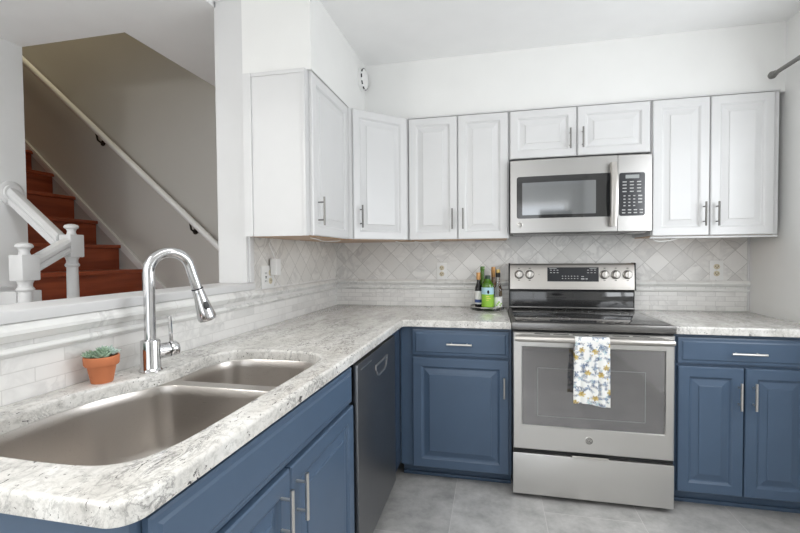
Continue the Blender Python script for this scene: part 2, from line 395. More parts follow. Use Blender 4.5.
mb = MB(); mb.prism([(XL+d, z) for d, z in rail_prof(1.066, 1.111, .026)], 'y', -2.95, JY+.03); mb.prism([(XL+d, z) for d, z in rail_prof(1.066, 1.1, .02)], 'y', JY+.03, 0)
mb.prism([(XL+d, z) for d, z in rail_prof(1.03, 1.05, .014)], 'y', -2.95, 0); lstruct('trim_8', mb, 'm_rail_y')
mb = MB(); mb.box(XR-.012, XR-.001, -.008, .008, .92, 1.42, .002); struct('trim_9', mb, 'trim')

# ------------------------------------------------------------------ cabinets
def panel(mb, x0, x1, z0, z1, yf, yb, frame=.055, raised=True, arch=False):
    """a routed door or drawer front facing -y"""
    if raised: steps = [(0, yb-yf), (0, .004), (.004, 0), (frame-.010, 0), (frame-.004, .004), (frame, .0095), (frame+.006, .0105), (frame+.034, .004), (frame+.035, .001), (frame+.037, 0)]
    else: steps = [(0, yb-yf), (0, .007), (.006, .005), (.016, .004), (.022, 0)]
    rings = [rect(x0+i, x1-i, z0+i, z1-i, yf+d) for i, d in steps]
    mb.loops(rings, True, True, True, flip=False)
    return mb
def bar_handle(p, x, z, length, vert=True, y0=-.02, mat='nickel', r=.0055, out=.03):
    h = length/2; k = h*.62
    a = (x, y0-out, z-h) if vert else (x-h, y0-out, z); b = (x, y0-out, z+h) if vert else (x+h, y0-out, z)
    m = MB().tube([a, b], r, 10)
    for s in (-k, k):
        q = (x, z+s) if vert else (x+s, z)
        m.tube([(q[0], y0+.001, q[1]), (q[0], y0-out, q[1])], r*.72, 8)
    return m.build('handle', mat, p)
def carcass(mb, w, d, z0, z1, th=.018, rail=.02):
    mb.box(0, th, rail, d, z0, z1); mb.box(w-th, w, rail, d, z0, z1); mb.box(th, w-th, rail, d, z0, z0+th); mb.box(th, w-th, d-.008, d, z0+th, z1)
    return mb
def upper(name, label, loc, rotz, w, z0, z1, doors, depth=.312, top=True, underside=True, group='white wall cabinets'):
    t = thing(name, label, 'cabinet', (loc[0], loc[1], z0), rotz, group)
    h = z1-z0; mb = MB().box(0, w, 0, depth, .004, h)
    mb.build('carcass', 'white', t)
    if underside: MB().box(.012, w-.012, .018, depth-.003, -.001, .004).build('underside', 'maple', t)
    for (x0, x1, hx, hz, hl) in doors:
        dm = panel(MB(), x0, x1, .002, h-.004, -.02, -.001, .052); d = dm.build('door', 'white', t, ang=9)
        if hx is not None: bar_handle(d, hx, hz-z0, hl, True, -.02, 'pewter', .005)
    return t
R = 1.234                                # left side of the range
UB, UT = 1.365, 2.118
# on the left wall
t = upper('wall_cabinet', 'white single-door wall cabinet beside the pass-through opening', (.313, -1.132, 0), PI/2, .505, UB, UT, [(.012, .498, .066, 1.483, .135)], .308)
MB().box(.0, .02, .001, .308, 0, UT-UB).xf(Matrix.Translation((-.0205, 0, 0))).build('side_panel', 'white', t)
mb = MB(); mb.box(-.028, -.0205, .268, .308, 0, UT-UB); mb.box(-.026, -.0205, 0, .268, UT-UB-.018, UT-UB, .002); mb.box(-.026, -.0205, .001, .02, 0, UT-UB-.018, .002); mb.build('scribe_moulding', 'white', t)
# diagonal corner
t = thing('corner_wall_cabinet', 'white diagonal wall cabinet set across the corner', 'cabinet', (.338, -.606, UB), PI/4, 'white wall cabinets')
L = math.hypot(.61-.338, -.338+.606)
def toloc(x, y):
    q = Matrix.Rotation(-PI/4, 3, 'Z') @ Vector((x-.338, y+.606, 0)); return (q.x, q.y)
poly = [toloc(*p) for p in [(.325, -.62), (.345, -.606), (.606, -.345), (.62, -.325), (.62, -.003), (.02, -.003), (.008, -.62)]]
MB().prism(poly, 'z', .004, UT-UB).build('carcass', 'white', t)
poly2 = [toloc(*p) for p in [(.33, -.6), (.60, -.33), (.60, -.01), (.024, -.01), (.014, -.6)]]
MB().prism(poly2, 'z', -.001, .004).build('underside', 'maple', t)
d = panel(MB(), .008, L-.006, .002, UT-UB-.004, -.018, .008, .052).build('door', 'white', t, ang=9)
bar_handle(d, .05, 1.497-UB, .13, True, -.018, 'pewter', .005)
# along the back wall
upper('wall_cabinet', 'white two-door wall cabinet between the corner cabinet and the microwave', (.622, -.315, 0), 0, R-.624, UB, UT,
      [(.004, .302, .274, 1.49, .125), (.308, R-.632, .338, 1.49, .125)])
upper('wall_cabinet', 'short white two-door cabinet directly above the microwave', (R, -.315, 0), 0, .762, 1.832, UT,
      [(.004, .372, .336, 1.93, .115), (.378, .757, .404, 1.932, .115)], underside=False)
t = upper('wall_cabinet', 'tall white two-door wall cabinet right of the microwave', (R+.764, -.315, 0), 0, .614, UB, UT,
      [(.006, .285, .258, 1.482, .13), (.291, .587, .32, 1.481, .13)])
mb = MB(); mb.box(.0, .614, -.004, .01, -.012, .0, .003); mb.build('light_rail', 'white', t)
# cornice strip along the cabinet tops
mb = MB(); mb.box(.622, 2.61, -.331, -.302, UT+.0002, UT+.007)
tag(mb.build('cornice_strip', 'trim', off=(1.6, -.31, UT)), 'thin white strip running along the tops of the wall cabinets', 'moulding')

def base(name, label, loc, rotz, w, depth, fronts, toe=.07, handles=True, frame_x=0.0, group='blue base cabinets'):
    t = thing(name, label, 'cabinet', (loc[0], loc[1], 0), rotz, group)
    m = carcass(MB(), w, depth, .085, .873); 
    m.box(0, .03+frame_x, 0, .02, .085, .873); m.box(w-.03, w, 0, .02, .085, .873); m.box(.03+frame_x, w-.03, 0, .02, .835, .873); m.box(.03+frame_x, w-.03, 0, .02, .70, .73); m.box(.03+frame_x, w-.03, 0, .02, .085, .12)
    m.build('carcass', 'blue', t)
    mb = MB(); mb.box(0, w, toe, toe+.016, 0, .085); mb.box(0, w, toe-.012, toe, 0, .02, .004); mb.build('toe_kick', 'blue', t)
    for kind, x0, x1, z0, z1, hx, hz, hl in fronts:
        if kind == 'door': d = panel(MB(), x0, x1, z0, z1, -.02, -.001, .058).build('door', 'blue', t, ang=9); v = True
        else: d = panel(MB(), x0, x1, z0, z1, -.02, -.001, .03, False).build('drawer' if kind == 'drawer' else 'false_front', 'blue', t, ang=9); v = False
        if hx is not None: bar_handle(d, hx, hz, hl, v, -.02, 'nickel', .0058)
    return t
BF = -.612                               # face frame of the base cabinets
base('base_cabinet', 'blue base cabinet with one drawer over one door, left of the range', (.625, BF, 0), 0, R-.627, .60,
     [('drawer', .071, .594, .716, .858, .332, .786, .135), ('door', .071, .594, .087, .704, .568, .563, .11)], frame_x=.045)
base('base_cabinet', 'blue base cabinet with a wide drawer over two doors, right of the range', (R+.768, BF, 0), 0, XR-R-.772, .60,
     [('drawer', .024, .60, .73, .858, .315, .79, .145), ('door', .024, .308, .092, .716, .284, .586, .13), ('door', .314, .60, .092, .716, .345, .588, .13)])
base('sink_base_cabinet', 'blue sink cabinet with a plain front over two doors, under the sink', (.592, -2.42, 0), PI/2-.022, .953, .59,
     [('false', .022, .95, .733, .86, None, 0, 0), ('door', .022, .468, .09, .72, .42, .628, .13), ('door', .474, .95, .09, .72, .502, .632, .126)])
# dishwasher
t = thing('dishwasher', 'dark slate dishwasher between the sink cabinet and the corner', 'dishwasher', (.643, -1.4485, 0), PI/2)
MB().box(.004, .612, .02, .6, .1, .868).build('body', 'black', t)
d = MB().box(0, .615, 0, .02, .105, .862, .004).build('door', 'dw', t)
MB().box(.0, .615, .05, .066, .0, .1).build('toe_kick', 'black', t)
hx0, hx1, hz0, hz1 = .245, .45, .742, .80
loop = [(hx0, -.004, hz1), (hx1, -.004, hz1), (hx1, -.004, hz1-.02), (hx1-.025, -.004, hz0+.008), (hx1-.05, -.004, hz0), (hx0+.05, -.004, hz0), (hx0+.025, -.004, hz0+.008), (hx0, -.004, hz1-.02)]
mb = MB()
inner = [(hx0+(p[0]-hx0)*.88+.0095, -.004, hz0+(p[2]-hz0)*.72+.008) for p in loop]
mb.loops([[(x, 0, z) for x, _, z in loop], loop, inner, [(x, -.0005, z) for x, _, z in inner]], True)
h = mb.build('pocket_handle', 'nickel', t)
MB().loops([[(x, -.0012, z) for x, _, z in inner]], True, False, True).build('recess', 'dw', h)
MB().box(.04, .185, -.0012, .001, .833, .838).build('badge', 'nickel', d)
# blue filler in the corner, its shadow put into the colour
tag(MB().box(.60, .622, -.83, -.615, .1, .872).build('corner_filler', 'shaded_blue', off=(.61, -.72, .1)), 'blue filler panel with shadow put into its colour, in the corner right of the dishwasher', 'filler panel')

# ------------------------------------------------------------------ counters
def offset_loop(lp, d):
    n = len(lp); out = []
    for i in range(n):
        a = Vector(lp[i-1]); b = Vector(lp[i]); c = Vector(lp[(i+1) % n])
        e1 = (b-a).normalized(); e2 = (c-b).normalized()
        n1 = Vector((-e1.y, e1.x)); n2 = Vector((-e2.y, e2.x)); m = (n1+n2)
        m = m/max(.3, m.dot(n1)*1.0) if m.length > 1e-6 else n1
        out.append(b+m*d)
    return out
def slab(loops, z0, z1, r):
    """a slab with eased edges; first loop counter-clockwise, hole loops clockwise"""
    bm = bmesh.new(); tops = []; bots = []
    prof = [(0, z0)]+[(0, z1-r)]+[(r*(1-math.cos(a)), z1-r+r*math.sin(a)) for a in (.4, .8, 1.2, PI/2)]
    for lp in loops:
        rings = []
        for d, z in prof:
            q = offset_loop(lp, d) if d else [Vector(p) for p in lp]
            rings.append([bm.verts.new((p.x, p.y, z)) for p in q])
        for a, b in zip(rings, rings[1:]):
            for i in range(len(a)): bm.faces.new((a[i], a[(i+1) % len(a)], b[(i+1) % len(a)], b[i]))
        tops.append(rings[-1]); bots.append(rings[0])
    for grp in (tops, bots):
        es = []
        for rg in grp:
            for i in range(len(rg)):
                e = bm.edges.get((rg[i], rg[(i+1) % len(rg)])) or bm.edges.new((rg[i], rg[(i+1) % len(rg)])); es.append(e)
        bmesh.ops.triangle_fill(bm, use_beauty=True, use_dissolve=False, edges=es)
    m = MB(); m.bm.free(); m.bm = bm
    return m
def smooth_loop(pts, k=4):
    out = []; n = len(pts)
    for i in range(n):
        p0, p1, p2, p3 = (Vector(pts[(i+j-1) % n]) for j in range(4))
        for s in range(k):
            t = s/k
            out.append(.5*((2*p1)+(-p0+p2)*t+(2*p0-5*p1+4*p2-p3)*t*t+(-p0+3*p1-3*p2+p3)*t**3))
    return out
def arc(cx, cy, r, a0, a1, n=8): return [(cx+r*math.cos(a0+(a1-a0)*i/n), cy+r*math.sin(a0+(a1-a0)*i/n)) for i in range(n+1)]
CZ0, CZ1 = .877, .914
opening = [(.555, -1.72), (.553, -1.85), (.549, -2.0), (.546, -2.15), (.541, -2.25), (.523, -2.315), (.485, -2.35), (.42, -2.363), (.30, -2.364), (.19, -2.355), (.105, -2.32), (.066, -2.25), (.056, -2.17), (.055, -2.08), (.062, -2.01), (.084, -1.945), (.116, -1.89),
           (.132, -1.835), (.137, -1.76), (.134, -1.68), (.138, -1.6), (.155, -1.54), (.195, -1.5), (.26, -1.484), (.38, -1.482), (.47, -1.493), (.522, -1.525), (.548, -1.58), (.555, -1.65)]
hole = smooth_loop(opening, 4)           # clockwise seen from above
xe0, xe1 = .645, .622
outer_ccw = [(xl(0)+.002, -.0005), (xl(-2.456)+.002, -2.456)] + arc(xe1-.045, -2.41, .045, -PI/2, -.02, 8) + [(.638, -1.5), (.643, -.95)] + [(xe0+.001, -.68), (xe0+.006, -.66), (xe0+.022, -.6505)] + [(R-.004, -.65), (R-.004, -.0005)]
tag(slab([outer_ccw, hole], CZ0, CZ1, .009).build('countertop', 'granite', off=(.33, -1.2, CZ0)), 'white and grey granite L-shaped countertop holding the sink', 'countertop')
right_ccw = [(R+.767, -.0005), (R+.767, -.65), (XR-.001, -.65), (XR-.001, -.0005)]
tag(slab([right_ccw], CZ0, CZ1, .009).build('countertop', 'granite', off=(2.3, -.3, CZ0)), 'short granite countertop right of the range with nothing on it', 'countertop')

# ------------------------------------------------------------------ sink
def cut(lp, lo, hi): return [p for p in lp if lo <= p[1] <= hi]
big = [(.545, -1.88), (.549, -2.0), (.546, -2.15), (.541, -2.25), (.523, -2.315), (.485, -2.35), (.42, -2.363), (.30, -2.364), (.19, -2.355), (.105, -2.32), (.066, -2.25), (.056, -2.17), (.055, -2.08), (.062, -2.01), (.084, -1.945), (.116, -1.88), (.15, -1.845), (.2, -1.83), (.34, -1.83), (.48, -1.832), (.53, -1.845)]
small = [(.551, -1.72), (.542, -1.765), (.5, -1.785), (.34, -1.785), (.2, -1.785), (.155, -1.775), (.138, -1.74), (.134, -1.68), (.138, -1.6), (.155, -1.54), (.195, -1.5), (.26, -1.484), (.38, -1.482), (.47, -1.493), (.522, -1.525), (.546, -1.58), (.552, -1.65)]
big = smooth_loop(big, 3); small = smooth_loop(small, 3)
sk = thing('double_sink', 'undermount stainless steel double-bowl sink set into the granite countertop', 'sink', (.33, -1.9, .66), 0, world=True)
ZF = .8765
fl = offset_loop(hole, .022)
bm = bmesh.new(); es = []
for lp in ([Vector(p) for p in fl], big, small):
    vsx = [bm.verts.new((p.x, p.y, ZF if lp is not None and i >= 0 else ZF)) for i, p in enumerate(lp)]
    es += [bm.edges.new((vsx[i], vsx[(i+1) % len(vsx)])) for i in range(len(vsx))]
bmesh.ops.triangle_fill(bm, use_beauty=True, use_dissolve=False, edges=es)
m = MB(); m.bm.free(); m.bm = bm; rim = m.build('rim', 'sink', sk)
def bowl(lp, depth):
    c = Vector((sum(p.x for p in lp)/len(lp), sum(p.y for p in lp)/len(lp)))
    rings = []
    for ins, dz in [(0, 0), (.002, .004), (.004, .03), (.010, depth*.6), (.016, depth-.05), (.024, depth-.026), (.038, depth-.010), (.058, depth-.003), (.085, depth-.0005)]:
        q = offset_loop(lp, -ins) if ins else lp
        rings.append([(p.x, p.y, ZF-dz) for p in q])
    last = [Vector(p) for p in rings[-1]]
    for f in (.6, .25): rings.append([(c.x+(p.x-c.x)*f, c.y+(p.y-c.y)*f, ZF-depth-.002*(1-f)) for p in last])
    return MB().loops(rings, True, False, True), c
for lp, dp in ((big, .225), (small, .19)):
    m, c = bowl(lp, dp); b = m.build('bowl', 'sink', sk, ang=70)
    z = ZF-dp
    dr = MB().lathe([(.056, .0), (.056, .003), (.048, .004), (.040, -.0005), (.02, -.001), (.004, .004), (.0, .004)], (c.x-.02, c.y, z), n=24).build('drain', 'chrome', b)

# ------------------------------------------------------------------ faucet
B = Vector((.082, -1.820, CZ1)); D = Vector((.5, .866, 0))
fa = thing('faucet', 'chrome gooseneck pull-down kitchen faucet standing behind the sink', 'faucet', B, 0, world=True)
MB().lathe([(.034, 0), (.034, .004), (.030, .009), (.0285, .012), (.0285, .092), (.027, .097), (.017, .1)], B, n=28).build('base', 'chrome', fa)
Rr = .063; zc = 1.303-.0155-Rr; pts = [B+Vector((0, 0, .098)), B+Vector((0, 0, .2)), Vector((B.x, B.y, zc-.03))]
th1 = math.radians(163)
for i in range(0, 21):
    a = th1*i/20; pts.append(Vector((B.x, B.y, 0))+D*(Rr-Rr*math.cos(a))+Vector((0, 0, zc+Rr*math.sin(a))))
tdir = D*math.sin(th1)+Vector((0, 0, math.cos(th1))); e = pts[-1]; pts.append(e+tdir*.04); pts.append(e+tdir*.085)
MB().tube(pts, .0168, 20).build('spout', 'chrome', fa)
hp = e+tdir*.083
q = MB().lathe([(.0172, 0), (.0182, .003), (.0185, .012), (.0205, .035), (.0255, .07), (.0305, .1), (.0305, .108), (.028, .113), (.0, .113)], hp, tdir, 26)
head = q.build('spray_head', 'chrome', fa)
MB().lathe([(.0170, -.002), (.0188, -.002), (.0188, .002), (.0170, .002)], hp, tdir, 26).build('collar', 'gap', head)
# toggle on the spray head, facing the room
side = Vector((.8, -.45, .2)).normalized(); side = (side-tdir*side.dot(tdir)).normalized()
bp_ = hp+tdir*.062+side*.0225
MB().lathe([(.0105, -.004), (.0105, .001), (.009, .003), (.0, .0035)], (0, 0, 0), (0, 0, 1), 20).xf(Matrix.Translation(bp_) @ Matrix((side.cross(tdir), tdir*1.0, side)).transposed().to_4x4() @ Matrix.Diagonal((.95, 1.6, 1, 1))).build('button', 'black', head)
MB().lathe([(.019, 0), (.019, .003)], hp+tdir*.1115, tdir, 20).build('spray_face', 'gap', head)
hd = Vector((.42, .9, 0)).normalized(); hb = B+Vector((0, 0, .058))
hl = MB().tube([hb+hd*.02, hb+hd*.054], .0235, 22)
hl = hl.build('handle_stem', 'chrome', fa)
MB().tube([hb+hd*.0542, hb+hd*.0565], .0222, 22).build('ring', 'gap', hl)
MB().lathe([(.024, 0), (.0252, .004), (.0252, .020), (.021, .026), (0, .028)], hb+hd*.0567, hd, 24).build('knob', 'chrome', hl)
lb = hb+hd*.064+Vector((0, 0, .016)); MB().tube([lb, lb+Vector((0, -.003, .045)), lb+Vector((0, -.006, .092))], [.0068, .006, .006], 10).build('lever', 'chrome', hl)

# ------------------------------------------------------------------ potted succulent
PC = Vector((.036, -1.950, CZ1))
po = thing('potted_succulent', 'small succulent in a terracotta pot on the counter left of the faucet', 'plant', PC, 0, world=True)
MB().lathe([(.0, .0), (.030, .0), (.032, .003), (.0415, .052), (.0425, .054), (.0475, .054), (.0505, .058), (.052, .08), (.0505, .0835), (.0465, .0835), (.045, .072), (.0, .070)], PC, n=36, cap0=False, cap1=False).build('pot', 'terracotta', po)
MB().lathe([(.045, .071), (.03, .077), (.012, .079), (0, .0785)], PC, n=20, cap0=False).build('soil', 'soil', po)
def rosette(c, rad, n, mat, tilt):
    m = MB()
    for ring, (k, el, ln) in enumerate([(n, .25, 1), (n-1, .7, .85), (max(3, n-3), 1.15, .6)]):
        for i in range(k):
            a = 2*PI*i/k+ring*.5+random.uniform(-.1, .1); e2 = el+random.uniform(-.12, .12)
            d = Vector((math.cos(a)*math.cos(e2), math.sin(a)*math.cos(e2), math.sin(e2))); u = Vector((-math.sin(a), math.cos(a), 0)); v = d.cross(u)
            l = rad*ln*random.uniform(.9, 1.1); prof = [(0, .12), (.3, .2), (.6, .26), (.82, .18), (1, .02)]
            rings = [[c+d*(t*l)+(u*math.cos(w)*1.0+v*math.sin(w)*.45)*(wd*l)+Vector((0, 0, l*.18*t*t)) for w in [2*PI*j/8 for j in range(8)]] for t, wd in prof]
            m.loops(rings, True, True, True)
    return m.build('rosette', mat, po)
for (dx, dy, dz, rad, n, mt) in [(-.02, -.012, .078, .034, 9, 'leaf'), (.018, -.016, .08, .03, 8, 'leaf'), (.0, .018, .084, .034, 9, 'leaf2'), (.026, .018, .084, .026, 8, 'leaf2'), (-.012, -.03, .08, .024, 7, 'leaf'), (.004, -.002, .09, .028, 8, 'leaf'), (-.012, .02, .078, .026, 8, 'leaf2')]:
    rosette(PC+Vector((dx, dy, dz)), rad, n, mt, 0)

for o in (po,): o.scale = (.86, .86, .92)

# ------------------------------------------------------------------ range
RG = thing('range', 'stainless steel freestanding electric range with black glass cooktop', 'stove', (R, -.69, 0), 0)
W = .76
MB().box(.004, W-.004, .032, .672, .03, .885).build('body', 'black', RG)
for x in (.05, W-.05):
    for y in (.08, .62): MB().lathe([(.018, 0), (.018, .03)], (x, y, 0), n=12).build('foot', 'black', RG)
# drawer
d = MB().box(.003, W-.003, .0, .03, .028, .243, .004).build('drawer', 'steel_v', RG)
MB().box(.003, W-.003, .016, .031, .2435, .262).build('drawer_gap', 'gap', RG)
mb = MB(); mb.box(.29, .46, -.012, .006, .243, .249, .002); mb.box(.29, .46, -.014, -.009, .243, .2545, .002); mb.build('lip_handle', 'nickel', d)
# oven door: a steel frame around dark glass
d = MB(); rings = [rect(.003, W-.003, .264, .872, .03), rect(.003, W-.003, .264, .872, .005), rect(.008, W-.008, .269, .867, 0), rect(.046, W-.042, .386, .80, 0), rect(.05, W-.046, .390, .796, .006)]
d.loops(rings, True, True, True); od = d.build('oven_door', 'steel_v', RG)
MB().loops([rect(.0505, W-.0465, .3905, .7955, .0055)], True, False, True).build('window', 'ovenglass', od)
# inner window outline on the glass
mb = MB(); mb.loops([rect(.125, W-.13, .44, .69, .0046), rect(.127, W-.132, .442, .688, .0046)], True); mb.build('window_frame', 'lcd', od)
hz = .847
mb = MB(); n_ = 24; rings = []
hpts = [(.016, -.046, hz), (.032, -.052, hz), (W-.046, -.052, hz), (W-.028, -.046, hz)]
mb.tube(hpts, .0155, 16)
for x in (.028, W-.042): mb.box(x-.011, x+.011, -.05, .002, hz-.012, hz+.012, .003)
mb.build('door_handle', 'steel', od)
mb = MB()
for i in range(6): mb.box(.11+i*.092, .185+i*.092, -.001, .004, .8635, .8665)
mb.build('vent_slots', 'gap', od)
# emblem: a roundel with a monogram
def emblem(p, x, z, y, r, name='emblem'):
    mb = MB().lathe([(r, 0), (r, .002), (r*.88, .0028), (0, .0028)], (x, y, z), (0, -1, 0), 28); e = mb.build(name, 'nickel', p)
    mb = MB(); yy = y-.0032
    mb.tube([(x+r*.74*math.cos(a*PI/16), yy, z+r*.74*math.sin(a*PI/16)) for a in range(33)], r*.055, 6)
    g = [(.02, .33), (-.12, .42), (-.34, .3), (-.42, 0), (-.32, -.3), (-.14, -.36), (-.02, -.22), (.0, -.02), (-.16, -.02)]
    mb.tube([(x+a*r, yy, z+b*r) for a, b in g], r*.05, 6)
    ee = [(.42, .3), (.28, .4), (.14, .28), (.2, .1), (.34, .04), (.18, -.02), (.1, -.2), (.22, -.37), (.4, -.32), (.5, -.18)]
    mb.tube([(x+a*r, yy, z+b*r) for a, b in ee], r*.05, 6); mb.build('monogram', 'gap', e)
emblem(RG, .372, .333, 0, .020)
# cooktop
ct = MB().box(-.002, W+.002, -.006, .60, .884, .922, .006).build('cooktop', 'cookrim', RG)
MB().loops([rect(0, 1, 0, 1, 0)], True)
mb = MB(); mb.box(.016, W-.016, .018, .572, .9222, .9245, .001); gl = mb.build('glass', 'cooktop', ct)
mb = MB()
for (x, y, r) in [(.2, .16, .105), (.2, .42, .075), (.56, .16, .08), (.56, .42, .105), (.38, .46, .05)]:
    for rr in (r, r*.62) if r > .09 else (r,):
        mb.loops([[(x+(rr+dr)*math.cos(2*PI*k/40), y+(rr+dr)*math.sin(2*PI*k/40), .9247) for k in range(40)] for dr in (0, .0018)], True)
mb.build('burner_rings', 'lcd', ct)
MB().box(.006, W-.006, .012, .03, .874, .884).build('shadow_gap', 'gap', RG)
# backguard with leaning steel console
mb = MB(); mb.prism([(.60, .90), (.60, 1.035), (.612, 1.05), (.67, 1.05), (.67, .90)], 'x', .006, W-.006); bgd = mb.build('backguard', 'black', RG)
MB().box(.012, W-.012, .5965, .601, .93, 1.03, .002).build('lower_panel', 'cooktop', bgd)
MB().box(.006, W-.006, .588, .60, .925, .934, .002).build('trim_strip', 'cookrim', bgd)
prof = [(.598, 1.046), (.607, 1.2), (.614, 1.209), (.672, 1.209), (.672, 1.046)]
cs = MB().prism(prof, 'x', .012, W-.006).build('console', 'steel', RG)
mb = MB(); mb.prism([(.596, 1.042), (.606, 1.205), (.612, 1.213), (.673, 1.213), (.673, 1.042)], 'x', .004, .0118); mb.build('end_cap', 'black', bgd); mb = MB(); mb.prism([(.596, 1.042), (.606, 1.205), (.612, 1.213), (.673, 1.213), (.673, 1.042)], 'x', W-.0058, W+.002); mb.build('end_cap', 'black', bgd)
def cy(z): return .598+(z-1.046)/(1.2-1.046)*.009
lean = Vector((0, -1, .058)).normalized()
mb = MB(); x0, x1, z0, z1 = .243, .549, 1.096, 1.186
mb.loops([[(x0, cy(z0), z0), (x1, cy(z0), z0), (x1, cy(z1), z1), (x0, cy(z1), z1)], [(x0, cy(z0)-.003, z0), (x1, cy(z0)-.003, z0), (x1, cy(z1)-.003, z1), (x0, cy(z1)-.003, z1)]], True, False, True)
dp = mb.build('display', 'panel', RG)
mb = MB()
def mark(x, z, w_, h_): mb.box(x-w_/2, x+w_/2, cy(z)-.0038, cy(z)-.0028, z-h_/2, z+h_/2)
for x_, xh, wh in ((.265, .278, .045), (.487, .515, .04)):
    mb = MB(); mark(xh, 1.179, wh, .003)
    for z in (1.168, 1.152):
        for c_i in range(3): mark(x_+c_i*.02, z, .011, .004)
    mb.build('display_symbols', 'key', dp)
mb = MB()
for c_i in range(6): mark(.335+c_i*.018, 1.13, .008, .004); mark(.335+c_i*.018, 1.115, .008, .004)
mark(.455, 1.128, .016, .004); mark(.455, 1.113, .02, .006); mark(.478, 1.113, .012, .006)
mb.build('display_symbols', 'key', dp)
for x in (.068, .134, .583, .648, .715):
    z = 1.14; k = MB().lathe([(.026, 0), (.026, .004), (.0225, .006), (.0215, .022), (.019, .026), (0, .026)], (x, cy(z), z), lean, 28).build('knob', 'steel', RG)
    MB().box(x-.0045, x+.0045, cy(z)-.034, cy(z)-.02, z-.02, z+.021, .003).build('grip', 'nickel', k)
    mm = MB(); mm.lathe([(.0285, .0), (.0285, .0012), (.0262, .0012)], (x, cy(z), z), lean, 28, False, False); mm.build('skirt', 'panel', k)
for x in (.068, .134, .583, .648, .715):
    for z in (1.18, 1.103): MB().box(x-.006, x+.006, cy(z)-.0006, cy(z)+.001, z-.002, z+.002).build('console_mark', 'gap', cs)
MB().box(.19, .194, cy(1.14)-.0006, cy(1.14)+.001, 1.138, 1.142).build('indicator_lamp', 'gap', cs)

